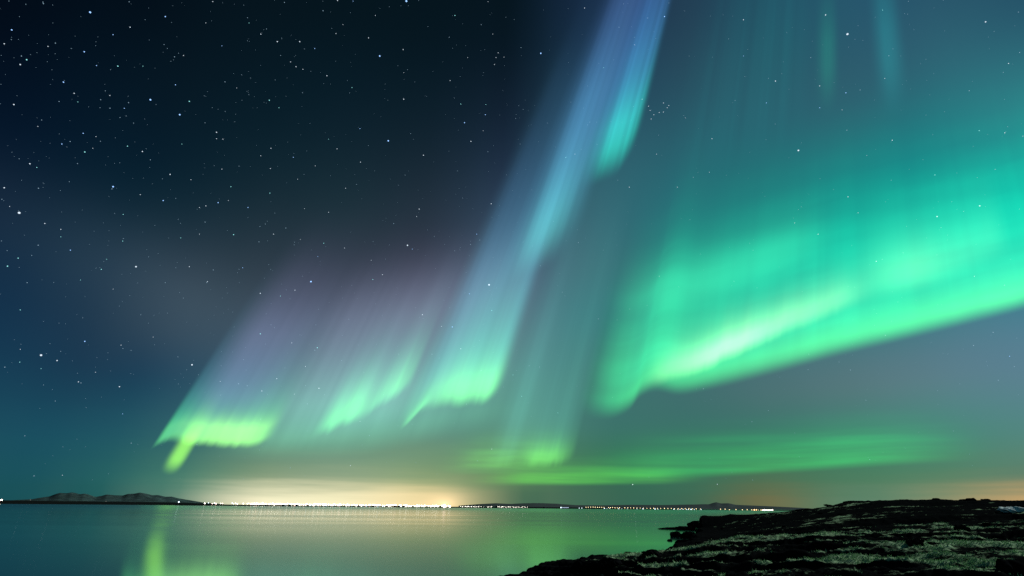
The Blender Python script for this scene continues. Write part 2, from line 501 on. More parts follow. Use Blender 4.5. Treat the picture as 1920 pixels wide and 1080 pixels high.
# the great arc
ARC = [(1070, 778), (1106, 788), (1148, 788), (1180, 772), (1200, 748), (1222, 738), (1272, 744), (1330, 734), (1440, 707),
       (1560, 674), (1700, 640), (1820, 610), (1920, 584), (2060, 541), (2260, 476)]
curtain('wide teal-green glow of the great arc filling the right half of the sky',
        ARC,
        [((50, 215, 120), 50, 50, 105, [.36, .52, .62, .52, .38, .36, .38, .42, .42, .4, .4, .4, .4, .4, .4], .06, .02),
         ((0, 200, 150), 90, 100, 112, [.15, .28, .42, .48, .54, .58, .60, .60, .60, .62, .62, .66, .68, .68, .66], .11, .02)], 600, ends=(0.03, 0.02), stri=.09, seed=13, freq=34, n_u=420, cloud=.11, csz=34)
curtain('bright green lower edge band of the great arc at right',
        ARC[1:],
        [((85, 245, 120), 34, 6, 28, [.06, .2, .26, .3, .4, .48, .52, .52, .55, .6, .62, .62, .6, .6, .6])], 170, ends=(0.06, 0.02), stri=.08, seed=14, freq=22, n_u=420)
curtain('brightest pale green streak inside the great arc at right',
        [(1190, 752), (1230, 730), (1290, 714), (1360, 684), (1430, 654), (1510, 620), (1590, 588), (1670, 560)],
        [((190, 255, 165), 30, 8, 28, [.1, .4, .9, .85, .55, .42, .28, .05])], 170, ends=(0.14, 0.25), stri=.10, seed=15, freq=12, rag=5, n_u=300)
curtain('round pale bright patch of the great arc near the right edge',
        [(1580, 580), (1632, 571), (1690, 560), (1752, 544), (1830, 515), (1910, 480)],
        [((165, 255, 165), 46, 12, 40, [.05, .15, .27, .14, .08, .06]),
         ((70, 225, 150), 50, 30, 60, [.06, .1, .12, .12, .12, .1])], 300, ends=(0.25, 0.15), stri=.03, seed=16, freq=8)
curtain('upper soft green band of the great arc above its bright streak',
        [(1090, 620), (1180, 612), (1290, 592), (1400, 560), (1500, 525), (1600, 490)],
        [((70, 225, 150), 60, 16, 46, [.06, .2, .28, .28, .26, .08])], 280, ends=(0.3, 0.3), stri=.04, seed=17, freq=8)
# distant low band over the horizon
curtain('low yellow-green band of distant aurora just above the horizon at middle',
        [(850, 912), (950, 913), (1050, 913), (1150, 912), (1250, 911), (1350, 906)],
        [((85, 200, 40), 12, 10, 18, [.15, .42, .5, .42, .3, .08])], 90, ends=(0.3, 0.3), stri=.1, seed=18, freq=6, cloud=.3)
curtain('low green band of distant aurora stretching to the right above the dark ridge',
        [(1060, 904), (1200, 904), (1350, 897), (1500, 888), (1640, 878), (1760, 872), (1900, 866)],
        [((30, 190, 80), 18, 26, 30, [.2, .3, .36, .42, .42, .28, .05])], 140, ends=(0.3, 0.3), stri=.1, seed=19, freq=8, cloud=.28, csz=12)
curtain('thin green haze of aurora under the dim rays at middle',
        [(800, 894), (900, 892), (980, 888), (1080, 888)],
        [((90, 190, 70), 22, 10, 30, [.15, .36, .3, .15])], 120, ends=(0.4, 0.4), stri=.1, seed=20, freq=6, cloud=.3)
#SECTION_LAND
# ------------------------------------------------------------------ water
wm = bpy.data.materials.new('sea_water'); wm.use_nodes = True
t = wm.node_tree; b = t.nodes['Principled BSDF']
b.inputs['Base Color'].default_value = (0.002, 0.010, 0.012, 1)
b.inputs['IOR'].default_value = 1.33
g = N(t, 'ShaderNodeNewGeometry')
mp = N(t, 'ShaderNodeMapping'); mp.inputs['Scale'].default_value = (0.004, 0.03, 1)
t.links.new(g.outputs['Position'], mp.inputs['Vector'])
nn = N(t, 'ShaderNodeTexNoise'); nn.inputs['Scale'].default_value = 1.0; nn.inputs['Detail'].default_value = 4
t.links.new(mp.outputs[0], nn.inputs['Vector'])
mr = N(t, 'ShaderNodeMapRange'); mr.inputs['From Min'].default_value = 0.3; mr.inputs['From Max'].default_value = 0.7
mr.inputs['To Min'].default_value = 0.07; mr.inputs['To Max'].default_value = 0.125
t.links.new(nn.outputs[0], mr.inputs[0])
ln_ = N(t, 'ShaderNodeVectorMath', operation='LENGTH'); t.links.new(g.outputs['Position'], ln_.inputs[0])
fr = N(t, 'ShaderNodeMapRange'); fr.inputs['From Min'].default_value = 380; fr.inputs['From Max'].default_value = 900   # a breeze roughens the water off the far shore
fr.inputs['To Min'].default_value = 0.0; fr.inputs['To Max'].default_value = 0.07
t.links.new(ln_.outputs['Value'], fr.inputs[0])
nr = N(t, 'ShaderNodeMapRange'); nr.inputs['From Min'].default_value = 30; nr.inputs['From Max'].default_value = 130   # light swell near the rocks
nr.inputs['To Min'].default_value = 0.0; nr.inputs['To Max'].default_value = 0.0
t.links.new(ln_.outputs['Value'], nr.inputs[0])
t.links.new(mth(t, 'ADD', mth(t, 'ADD', mr.outputs[0], fr.outputs[0]), nr.outputs[0]), b.inputs['Roughness'])
V = np.array([[-4e5, -4e5, 0], [4e5, -4e5, 0], [4e5, 4e5, 0], [-4e5, 4e5, 0]], float)
tag(link('water', np_mesh('water', V, np.array([[0, 1, 2, 3]]), False), [wm]), kind='structure')

# ------------------------------------------------------------------ the coast: one sheet of lava ground with a broken edge
CP = []                                              # control points x, y, z


def cp(px, py, z):
    p = on_level(np.array(px, float), np.array(py, float), z); CP.append([p[0], p[1], z])


def cr_(px, py, dist):
    p = at_range(np.array(px, float), np.array(py, float), dist); CP.append(list(p))


for a in [(740, 1100, .75), (840, 1088, .8), (925, 1076, .8), (1010, 1065, .8), (1090, 1056, .8), (1150, 1050, .85), (1190, 1048, .85), (1250, 1037, .85), (1000, 1100, 1.0), (1150, 1072, 1.1), (1270, 1050, 1.15), (1200, 1085, 1.4), (1450, 1085, 1.9), (1700, 1085, 2.1), (1920, 1085, 2.2),
          (1300, 1040, 1.4), (1420, 1045, 1.7), (1600, 1045, 2.0), (1900, 1045, 2.3), (1340, 1015, 1.1), (1420, 1015, 1.6), (1600, 1012, 2.2), (1900, 1012, 2.55),
          (1380, 996, 1.2), (1480, 990, 2.0), (1650, 985, 2.7), (1900, 985, 2.95), (1315, 990, 0.9)]:
    cp(*a)
for a in [(1318, 966, 118), (1370, 964, 116), (1440, 962, 112), (1480, 958.5, 110), (1530, 952.5, 106), (1562, 948, 104), (1578, 942.5, 103), (1605, 939, 102),
          (1700, 938, 100), (1760, 938.5, 98), (1840, 939, 96), (1920, 940, 94), (2050, 945, 92),
          (1440, 974, 92), (1560, 966, 86), (1700, 958, 80), (1900, 960, 76), (1600, 948, 97), (1750, 948, 92), (1900, 950, 88),
          (1330, 972, 126), (1400, 969, 126), (1480, 966, 126), (1560, 958, 124), (1640, 950, 124), (1800, 949, 122), (1950, 952, 120)]:
    cr_(*a)
for q in [(0, 0, 2.4), (6, -10, 2.6), (12, 4, 2.3), (30, -30, 3.5), (-10, -30, 2.2), (80, -40, 5), (200, 60, 5), (300, -100, 8), (120, -160, 6), (0, -200, 5), (220, 140, 3),
          (700, 200, 12), (500, -600, 15), (-100, -600, 8), (1200, -200, 20), (3, 8, 2.1), (-6, 6, 1.9)]:
    CP.append(list(q))
CP = np.array(CP, float)


def warp(x, y):                                      # even out the spread of the control points
    r = np.hypot(x, y) + 1e-6; k = np.log1p(r / 12.0) / r
    return np.stack([x * k, y * k], -1)


A_ = warp(CP[:, 0], CP[:, 1])
D_ = np.linalg.norm(A_[:, None] - A_[None], axis=-1)
n_ = len(CP)
Mx = np.zeros((n_ + 3, n_ + 3)); Mx[:n_, :n_] = D_ + np.eye(n_) * 0.004
Mx[:n_, n_] = 1; Mx[:n_, n_ + 1:] = A_; Mx[n_:, :n_] = Mx[:n_, n_:].T
SOL = np.linalg.solve(Mx, np.concatenate([CP[:, 2], [0, 0, 0]]))


def base_height(x, y):
    q = warp(x, y); out = np.zeros(x.shape)
    for i in range(n_):
        out += SOL[i] * np.hypot(q[..., 0] - A_[i, 0], q[..., 1] - A_[i, 1])
    return out + SOL[n_] + SOL[n_ + 1] * q[..., 0] + SOL[n_ + 2] * q[..., 1]


# coast line (sea level), from behind the camera to the headland and on past it
coast_px = [(740, 1094), (830, 1083), (910, 1072), (990, 1061), (1085, 1051), (1138, 1046), (1186, 1042), (1248, 1031), (1274, 1024), (1284, 1017), (1291, 1011), (1298, 1006),
            (1305, 1000), (1310, 994), (1313, 988.5), (1316, 984.5)]
cw = [on_level(np.array(a, float), np.array(b_, float), 0.75 if b_ > 1030 else 0.25)[:2] for a, b_ in coast_px]
tip = cw[-1]
coast = ([(-900, -2500), (-120, -300), (-40, -60), (-16, -10), (-9, 10), (-4.5, 22)] + [tuple(p) for p in cw]
         + [(tip[0] + 3.0, tip[1] + 5.0), (tip[0] + 25, tip[1] + 6), (tip[0] + 60, tip[1] + 4), (tip[0] + 120, tip[1] + 10), (tip[0] + 300, tip[1] + 60), (900, 300), (3500, 500), (3500, -2500)])
coast = np.array(coast, float)


def signed_dist(x, y):
    d = np.full(x.shape, 1e9); ins = np.zeros(x.shape, bool)
    for i in range(len(coast)):
        a = coast[i]; c = coast[(i + 1) % len(coast)]
        ex, ey = c - a; L = ex * ex + ey * ey
        tt = np.clip(((x - a[0]) * ex + (y - a[1]) * ey) / L, 0, 1)
        d = np.minimum(d, np.hypot(x - a[0] - tt * ex, y - a[1] - tt * ey))
        cond = ((a[1] > y) != (c[1] > y)) & (x < ex * (y - a[1]) / (ey if abs(ey) > 1e-9 else 1e-9) + a[0])
        ins ^= cond
    return np.where(ins, d, -d)


def ground(x, y):
    r = np.hypot(x, y)
    h = base_height(x, y)
    sd = signed_dist(x, y) + 0.7 * fbm(x / 2.2, y / 2.2, 4, 3) + 1.1 * fbm(x / 8, y / 8, 2, 4) * sstep(20, 60, r)
    far = sstep(40, 95, r)
    # low lava ledges and hollows lying across the view, hummocks, clinker
    ux, uy = x * 0.87 - y * 0.50, x * 0.50 + y * 0.87
    big = fbm(ux / 13, uy / 5.5, 4, 5)
    ledge = fbm(ux / 22 + 0.3 * big, uy / 6.5, 3, 21)
    step = sstep(-0.05, 0.03, ledge) + sstep(0.22, 0.30, ledge) + sstep(-0.32, -0.24, ledge)
    n2 = fbm(x / 1.7, y / 1.3, 4, 6)
    n3 = fbm(x / 0.42, y / 0.42, 3, 8)
    lump = np.abs(fbm(x / 0.9, y / 0.8, 4, 9))
    amp = (1 - 0.74 * far) * (0.45 + 0.55 * sstep(0.5, 7.0, sd))
    z = h + amp * (0.34 * big + 0.26 * (step - 1.5) + 0.24 * n2 + 0.24 * (0.3 - lump)) + 0.06 * n3
    edge = sstep(-0.25, 1.1, sd)
    clf = sstep(-0.2, 0.5, sd)
    k = np.where(r > 76, clf, edge)
    out = -1.8 + (z + 1.8) * k
    lip = sstep(-0.14, -0.05, ledge) * (1 - sstep(-0.02, 0.06, ledge)) + sstep(0.13, 0.22, ledge) * (1 - sstep(0.26, 0.34, ledge)) + sstep(-0.41, -0.33, ledge) * (1 - sstep(-0.28, -0.2, ledge))
    moss = 0.10 + 1.15 * fbm(ux / 8, uy / 2.6, 4, 31) + 0.75 * n2 + 0.55 * fbm(ux / 1.4, uy / 0.7, 3, 37) - 1.0 * (lump - 0.22) - 0.9 * lip
    moss = moss - 0.9 * (1 - sstep(1.0, 4.5, sd)) - 0.62 * sstep(30, 80, r)
    return out, moss


def angles():
    a = np.arange(-16.0, 58.01, 0.085)
    return np.radians(np.concatenate([np.arange(-180, -16, 4.0), a, np.arange(60, 181, 4.0)]))


rr = np.concatenate([np.linspace(0.3, 11.5, 14), np.exp(np.linspace(math.log(12), math.log(150), 430)), np.exp(np.linspace(math.log(160), math.log(3400), 26))])
AA, RR = np.meshgrid(angles(), rr)
X = np.sin(AA) * RR; Y = np.cos(AA) * RR
Z, MOSS = ground(X, Y)
me = grid_mesh('ground', np.stack([X, Y, Z], -1).transpose(1, 0, 2))
f_attr(me, 'moss', MOSS.T.ravel())

gm = bpy.data.materials.new('lava_ground'); gm.use_nodes = True
t = gm.node_tree; b = t.nodes['Principled BSDF']; b.inputs['Roughness'].default_value = 0.92
b.inputs['Specular IOR Level'].default_value = 0.0
g = N(t, 'ShaderNodeNewGeometry')
mo = N(t, 'ShaderNodeAttribute', attribute_name='moss')
n1 = N(t, 'ShaderNodeTexNoise'); n1.inputs['Scale'].default_value = 4.5; n1.inputs['Detail'].default_value = 7; n1.inputs['Roughness'].default_value = 0.7
t.links.new(g.outputs['Position'], n1.inputs['Vector'])
n2 = N(t, 'ShaderNodeTexNoise'); n2.inputs['Scale'].default_value = 3.2; n2.inputs['Detail'].default_value = 5; n2.inputs['Roughness'].default_value = 0.75
t.links.new(g.outputs['Position'], n2.inputs['Vector'])
sz = N(t, 'ShaderNodeSeparateXYZ'); t.links.new(g.outputs['Normal'], sz.inputs[0])
slope = N(t, 'ShaderNodeMapRange'); slope.inputs['From Min'].default_value = 0.72; slope.inputs['From Max'].default_value = 0.95
slope.inputs['To Min'].default_value = -0.45; slope.inputs['To Max'].default_value = 0.08
t.links.new(sz.outputs[2], slope.inputs[0])
v1 = mth(t, 'MULTIPLY_ADD', mth(t, 'SUBTRACT', n1.outputs[0], 0.5), 2.0, mo.outputs['Fac'])
v2 = mth(t, 'ADD', v1, slope.outputs[0])
mk = N(t, 'ShaderNodeMapRange'); mk.inputs['From Min'].default_value = 0.02; mk.inputs['From Max'].default_value = 0.46
t.links.new(v2, mk.inputs[0])
grass_c = N(t, 'ShaderNodeValToRGB')
grass_c.color_ramp.elements[0].position = 0.30; grass_c.color_ramp.elements[0].color = (0.13, 0.19, 0.11, 1)
grass_c.color_ramp.elements[1].position = 0.68; grass_c.color_ramp.elements[1].color = (0.44, 0.58, 0.36, 1)
t.links.new(n2.outputs[0], grass_c.inputs[0])
mx = N(t, 'ShaderNodeMix', data_type='RGBA')
mx.inputs[6].default_value = (0.006, 0.0065, 0.007, 1)
t.links.new(grass_c.outputs[0], mx.inputs[7]); t.links.new(mk.outputs[0], mx.inputs[0])
t.links.new(mx.outputs[2], b.inputs['Base Color'])
bp = N(t, 'ShaderNodeBump'); bp.inputs['Strength'].default_value = 0.8; bp.inputs['Distance'].default_value = 0.06
t.links.new(n2.outputs[0], bp.inputs['Height']); t.links.new(bp.outputs[0], b.inputs['Normal'])
tag(link('ground', me, [gm]), kind='structure')

# ------------------------------------------------------------------ grass: short tufts on the mossy patches (uncountable: one object)
NB = 260000
ga = np.radians(rng.uniform(-8, 52, NB)); gr = np.exp(rng.uniform(math.log(13), math.log(62), NB))
gx, gy = np.sin(ga) * gr, np.cos(ga) * gr
gz, gmoss = ground(gx, gy)
keep = (gmoss + 0.55 * fbm(gx / 0.5, gy / 0.4, 3, 77) > 0.24) & (gz > 0.6)
gx, gy, gz, gr = gx[keep], gy[keep], gz[keep], gr[keep]
nb = len(gx)
hh = rng.uniform(0.03, 0.10, nb) * (0.7 + 0.012 * gr); ww = rng.uniform(0.010, 0.024, nb) * (0.6 + 0.03 * gr)
an = rng.uniform(0, math.pi, nb); ln = rng.uniform(0, 2 * math.pi, nb); lam = hh * rng.uniform(0.2, 1.1, nb)
V = np.zeros((nb, 3, 3))
V[:, 0] = np.stack([gx - np.cos(an) * ww, gy - np.sin(an) * ww, gz - 0.02], -1)
V[:, 1] = np.stack([gx + np.cos(an) * ww, gy + np.sin(an) * ww, gz - 0.02], -1)
V[:, 2] = np.stack([gx + np.cos(ln) * lam, gy + np.sin(ln) * lam, gz + hh], -1)
me = np_mesh('grass', V.reshape(-1, 3), np.arange(nb * 3).reshape(-1, 3), False)
tag(link('grass', me, [simple_mat('dry_grass', (0.38, 0.54, 0.32), 0.9, 0.45, 0.9)]),
    'short pale dry grass and moss growing in patches on the black lava', 'grass', kind='stuff')

# ------------------------------------------------------------------ lava rocks
rock_m = simple_mat('black_lava', (0.006, 0.006, 0.007), 0.85, 0.5, 6)
rock_meshes = []
for k in range(8):
    bm = bmesh.new(); bmesh.ops.create_icosphere(bm, subdivisions=4, radius=1.0)
    vv = np.array([v.co[:] for v in bm.verts])
    off = k * 13.1
    dsp = (1 + 0.38 * fbm(vv[:, 0] * 1.3 + off + vv[:, 2], vv[:, 1] * 1.3 - vv[:, 2] + off, 3, 40 + k)
           + 0.42 * fbm(vv[:, 0] * 3.1 + vv[:, 2] * 2.2 + off, vv[:, 1] * 3.1 - vv[:, 2] * 1.7, 3, 60 + k))
    vv = vv * dsp[:, None]
    vv[:, 2] = np.where(vv[:, 2] > 0.45, 0.45 + (vv[:, 2] - 0.45) * 0.5, vv[:, 2])
    for v, c in zip(bm.verts, vv):
        v.co = c
    mr_ = bpy.data.meshes.new('lava_rock'); bm.to_mesh(mr_); bm.free()
    for p in mr_.polygons: p.use_smooth = rnd.random() < 0.0
    mr_.materials.append(rock_m)
    rock_meshes.append(mr_)


def rock(p, size, label, group=None, cat='rock', name='lava_rock', k=None):
    o = bpy.data.objects.new(name, rock_meshes[rnd.randrange(8) if k is None else k])
    o.location = p; o.scale = size; o.rotation_euler = (rnd.uniform(-.15, .15), rnd.uniform(-.15, .15), rnd.uniform(0, 6.28))
    C.objects.link(o); tag(o, label, cat, group)
    return o


def gpoint(px, py, iters=12):
    """where the view ray of a pixel meets the ground"""
    d = ray(np.array(float(px)), np.array(float(py)))
    ts = np.exp(np.linspace(math.log(11), math.log(160), 900))
    P = CAM + ts[:, None] * d
    z, _ = ground(P[:, 0], P[:, 1])
    hit = np.where(P[:, 2] <= np.maximum(z, 0))[0]
    return P[hit[0]] if len(hit) else P[-1]


# outcrops of the broken shore line: (pixel of the waterline, half width, height, label)
for px, py, sx, sy, szz, lab in [
    (1258, 992, 2.6, 0.9, 0.42, 'low flat black rock reaching farthest out into the water before the cliff'),
    (1284, 993, 2.8, 1.2, 0.75, 'flat black rock ledge joining the outermost rock to the cliff foot'),
    (1302, 988, 1.6, 1.4, 1.6, 'jagged black rock leaning against the foot of the cliff corner'),
    (1268, 1006, 1.0, 0.8, 0.75, 'knobbly black rock standing in the water in front of the cliff'),
    (1256, 1014, 0.45, 0.3, 0.22, 'small low black rock awash beside the knobbly rock'),
    (1280, 1021, 0.9, 0.7, 0.6, 'black rock at the inner corner of the little inlet'),
    (1293, 1009, 1.2, 0.9, 1.0, 'dark broken rock mass between the inlet and the cliff')]:
    p = on_level(np.array(float(px)), np.array(float(py)), 0.0)
    rock((p[0], p[1], szz * 0.1), (sx, sy, szz), lab)
for px, py, s, lab in [
    (952, 1084, 0.28, 'black shore rock nearest the bottom edge of the picture'),
    (1030, 1074, 0.26, 'wide low black rock on the near shore edge'),
    (1103, 1058, 0.42, 'rounded black double rock on the near shore edge'),
    (1122, 1058, 0.34, 'smaller rounded black rock right of the double rock on the near shore'),
    (1156, 1053, 0.30, 'long black rock on the shore edge above the yellow-green grass'),
    (1222, 1038, 0.45, 'broad flat-topped black rock on the shore edge by the inlet')]:
    p = gpoint(px, py + 4)
    rock((p[0], p[1], p[2] + s * 0.1), (s * 1.7, s, s * 0.75), lab)
for px, py, s, lab in [
    (1900, 1072, 0.30, 'rounded black boulder at the bottom right corner'),
    (1718, 1022, 0.30, 'lone black boulder on the grass in the right middle of the shore'),
    (1545, 1027, 0.38, 'large dark boulder among the grass left of the lone boulder'),
    (1805, 993, 0.34, 'black boulder on the long dark ledge at right')]:
    p = gpoint(px, py)
    rock((p[0], p[1], p[2] + s * 0.15), (s * 1.2, s, s * 0.9), lab)
placed = 0
while placed < 90:
    a = R(rnd.uniform(2, 47)); r_ = math.exp(rnd.uniform(math.log(15), math.log(95)))
    x_, y_ = math.sin(a) * r_, math.cos(a) * r_
    z_, ms = ground(np.array([x_]), np.array([y_]))
    if z_[0] < 0.7 or ms[0] > 0.15:
        continue
    s = rnd.uniform(0.10, 0.30) * (0.8 + r_ / 110)
    rock((x_, y_, z_[0] + s * 0.05), (s * rnd.uniform(0.9, 1.6), s * rnd.uniform(0.8, 1.2), s * rnd.uniform(0.5, 0.9)),
         'black lava rock lying on the dark uneven ground at right', 'loose black rocks on the lava ground')
    placed += 1
# bumps on the skyline ridge
for px, py, s in [(1592, 940, 0.5), (1500, 953, 0.5), (1556, 947, 0.5), (1470, 956, 0.4), (1755, 938, 0.4), (1808, 938, 0.45), (1820, 938, 0.6), (1848, 938.5, 0.4), (1512, 952, 0.4)]:
    p = at_range(np.array(float(px)), np.array(float(py)), 101 - (px - 1600) * 0.015)
    pz = float(ground(p[0:1], p[1:2])[0][0])
    rock((p[0], p[1], pz + 0.05 * s), (s * 1.6, s, s * 0.45), 'low dark knoll of rock on the skyline of the ridge', 'rocks on the ridge skyline')

# white patches in a hollow near the right edge
white_m = simple_mat('pale_white', (0.86, 0.88, 0.9), 0.6, 0.08, 5)
for px, sx, lab in [(1899, 0.95, 'long white patch in the dark hollow near the right edge'), (1913, 0.42, 'short white patch at the right end of the long one')]:
    p = gpoint(px, 959)
    o = rock((p[0], p[1], p[2] + 0.10), (sx, 0.9, 0.35), lab, None, 'snow', 'white_patch', 3 if sx > .6 else 5)
    o.rotation_euler = (R(8), 0, R(20))
    me2 = o.data.copy(); me2.materials.clear(); me2.materials.append(white_m); o.data = me2

# ------------------------------------------------------------------ far shore and hills
shore_m = simple_mat('dark_shore', (0.012, 0.014, 0.014), 0.95, 0.3, 0.02)
hill_m = bpy.data.materials.new('snowy_hill'); hill_m.use_nodes = True
t = hill_m.node_tree; b = t.nodes['Principled BSDF']; b.inputs['Roughness'].default_value = 0.95; b.inputs['Specular IOR Level'].default_value = 0.1
g = N(t, 'ShaderNodeNewGeometry')
nn = N(t, 'ShaderNodeTexNoise'); nn.inputs['Scale'].default_value = 0.006; nn.inputs['Detail'].default_value = 8; nn.inputs['Roughness'].default_value = 0.65
t.links.new(g.outputs['Position'], nn.inputs['Vector'])
cr = N(t, 'ShaderNodeValToRGB'); cr.color_ramp.elements[0].position = 0.42; cr.color_ramp.elements[0].color = (0.016, 0.026, 0.028, 1)
cr.color_ramp.elements[1].position = 0.62; cr.color_ramp.elements[1].color = (0.065, 0.105, 0.105, 1)
t.links.new(nn.outputs[0], cr.inputs[0]); t.links.new(cr.outputs[0], b.inputs['Base Color'])


def hills(crest, dist, depth, mat, name='hills', rough=0.10, seed=50, n=260, m_=30):
    c = np.array(crest, float)
    px = np.linspace(c[0, 0], c[-1, 0], n)
    py = np.interp(px, c[:, 0], c[:, 1])
    top = at_range(px, py, dist)
    out = top[:, :2] / np.linalg.norm(top[:, :2], axis=1, keepdims=True)
    hz = np.maximum(top[:, 2], 1.0)
    P = np.zeros((n, 2 * m_, 3))
    for j in range(2 * m_):
        f = j / m_ - 1                     # -1 front foot, 0 crest, 1 back foot
        prof = (1 - abs(f)) ** 1.15
        xy = top[:, :2] + out * (f * depth)
        nse = fbm(xy[:, 0] / (depth * .35), xy[:, 1] / (depth * .35), 5, seed)
        P[:, j, :2] = xy
        P[:, j, 2] = hz * prof * (1 + rough * nse * 3 * (abs(f) > 0.01)) - (0.5 if j in (0, 2 * m_ - 1) else 0)
    me = grid_mesh(name, P)
    return tag(link(name, me, [mat]), kind='structure')


hills([(-160, 938), (-60, 936.6), (20, 938), (60, 935.9), (80, 932.4), (92, 931), (105, 926), (113, 924), (125, 925), (134, 923.5), (150, 926.5), (158, 925.5), (168, 928), (180, 931.7), (190, 930), (200, 927), (214, 928.5), (230, 929), (240, 926), (252, 925.5), (262, 923.5), (274, 925.5),
       (286, 928.5), (296, 928), (310, 931.35), (322, 931.7), (335, 935.2), (352, 938), (380, 942.5), (420, 945.5)], 15000, 3500, hill_m)
hills([(860, 948), (900, 945), (930, 943.5), (960, 945), (1000, 943.5), (1040, 944.5), (1080, 947), (1130, 947.5), (1180, 946.5), (1240, 947), (1290, 946), (1330, 945.5), (1343, 942),
       (1352, 944), (1366, 943.5), (1380, 946.5), (1440, 949), (1500, 952), (1560, 956)], 18000, 3000, simple_mat('far_hill', (0.07, 0.075, 0.08), 0.95, 0.3, 0.002), seed=55)
SD = 2500.0
hills([(-500, 934), (-200, 935.5), (0, 938), (120, 939.5), (250, 941), (330, 942), (400, 944.5)], 3400, 420, shore_m, 'far_shore', 0.04, 56)
hills([(330, 943.5), (400, 945.6), (470, 946.5), (560, 947.2), (700, 948.6), (840, 950), (960, 950.4), (1060, 951.4), (1140, 952.3), (1240, 954), (1330, 955), (1440, 956), (1700, 957), (2300, 960)],
      SD + 90, 140, shore_m, 'far_shore', 0.06, 57)

# ------------------------------------------------------------------ town lights along the far shore
pole_m = simple_mat('lamp_pole', (0.05, 0.05, 0.05), 0.6, 0.2, 1)
LM = {'white': emit_mat('lamp_white', (1.0, 0.93, 0.78), 7.0, 'AUTO'), 'warm': emit_mat('lamp_warm', (1.0, 0.80, 0.42), 3.6, 'AUTO'),
      'blue': emit_mat('lamp_cold', (0.72, 0.92, 1.0), 3.6, 'AUTO'), 'orange': emit_mat('lamp_sodium', (1.0, 0.50, 0.22), 6.0, 'AUTO'),
      'pink': emit_mat('lamp_rose', (1.0, 0.72, 0.62), 7.0, 'AUTO'), 'dim': emit_mat('dim_glow', (1.0, 0.9, 0.75), 0.5, 'NONE'), 'red': emit_mat('lamp_red', (1.0, 0.35, 0.35), 5.0, 'AUTO')}
lamp_mesh = {}
for kind_, mt in LM.items():
    bm = bmesh.new()
    bmesh.ops.create_icosphere(bm, subdivisions=2, radius=1.0)
    for f in bm.faces: f.material_index = 1
    nf = len(bm.faces)
    rr_ = bmesh.ops.create_cone(bm, segments=8, radius1=0.14, radius2=0.07, depth=3.0, cap_ends=True, matrix=Matrix.Translation((0, 0, -2.4)))
    ml = bpy.data.meshes.new('street_lamp'); bm.to_mesh(ml); bm.free()
    ml.materials.append(pole_m); ml.materials.append(mt)
    lamp_mesh[kind_] = ml


def lamp(px, py, kind_, size, label, group, dist=SD):
    p = at_range(np.array(float(px)), np.array(float(py)), dist)
    o = bpy.data.objects.new('street_lamp', lamp_mesh[kind_]); C.objects.link(o)
    o.location = (p[0], p[1], max(p[2], 1.2)); o.scale = (size,) * 3
    return tag(o, label, 'street lamp', group)


L1 = 'bright lamp in the dense dazzling row along the town shore at left of centre'
for k in range(128):
    px = 384 + k * 3.62 + rnd.uniform(-1, 1)
    py = 943.6 + (px - 384) * (949.4 - 943.6) / 476 + rnd.uniform(-0.9, 0.6)
    if px < 470 and rnd.random() < 0.45: continue
    big = 2.9 if px > 470 else 1.7
    lamp(px, py, rnd.choice(('white', 'white', 'pink', 'white', 'blue')), big * rnd.uniform(0.75, 1.25), L1, 'dense town lamps left of centre')
L2 = 'small white lamp in the thin dotted row on the far shore at centre'
for k in range(44):
    px = 864 + k * 2.9 + rnd.uniform(-.7, .7)
    if 922 < px < 930 or rnd.random() < .1: continue
    lamp(px, 949.7 + (px - 864) * 0.0105 + rnd.uniform(-.4, .4), 'white', rnd.uniform(0.7, 1.25) if px < 985 else 0.75, L2, 'thin dotted lamps at centre')
L3 = 'warm white street lamp in the evenly spaced row on the far shore right of centre'
for v in [5 - 1 * 0, 40, 80, 120, 200, 237, 275, 318, 360, 400, 495, 548, 600, 655, 712, 772, 830, 893, 955, 1015, 1080, 1140, 1208, 1270, 1330, 1390, 1455, 1520, 1582, 1648, 1715, 1780, 1855]:
    px = 1120 + v / 9.6
    lamp(px, 951.4 + (px - 1120) * 0.0152 + rnd.uniform(-.25, .25), 'warm', rnd.uniform(1.05, 1.45), L3, 'evenly spaced warm lamps right of centre')
for px, py in [(1098.8, 951.2), (1103, 951), (1107.5, 950.8), (1112, 950.8), (1116, 951), (1351, 954.7), (1359.6, 954.7), (1367.5, 955.8), (1380, 955.2), (1392, 955.7), (1401, 955.8), (1409.6, 956)]:
    lamp(px, py, 'warm', 1.3, L3, 'evenly spaced warm lamps right of centre')
L4 = 'cold white lamp low at the waterline below the row of warm lamps'
for v, y, s in [(175, 183, 1), (220, 183, 1.2), (440, 190, 1.0), (540, 187, 1.0), (715, 185, 1), (1090, 195, 1.1), (1450, 205, 1), (1490, 203, 1.2), (1545, 206, 1.2), (1610, 207, 1.2),
                (1640, 210, 1.2), (1745, 207, 1.1), (1870, 205, 1.1)]:
    lamp(1120 + v / 9.6, 935 + y / 9.6, 'blue', s * 1.15, L4, 'cold lamps at the far waterline')
for px, py in [(1086, 952.7), (1091, 952.7)]:
    lamp(px, py, 'blue', 1.3, 'cold white lamp of the close pair just right of the lit ferry', 'pair of cold lamps by the ferry')
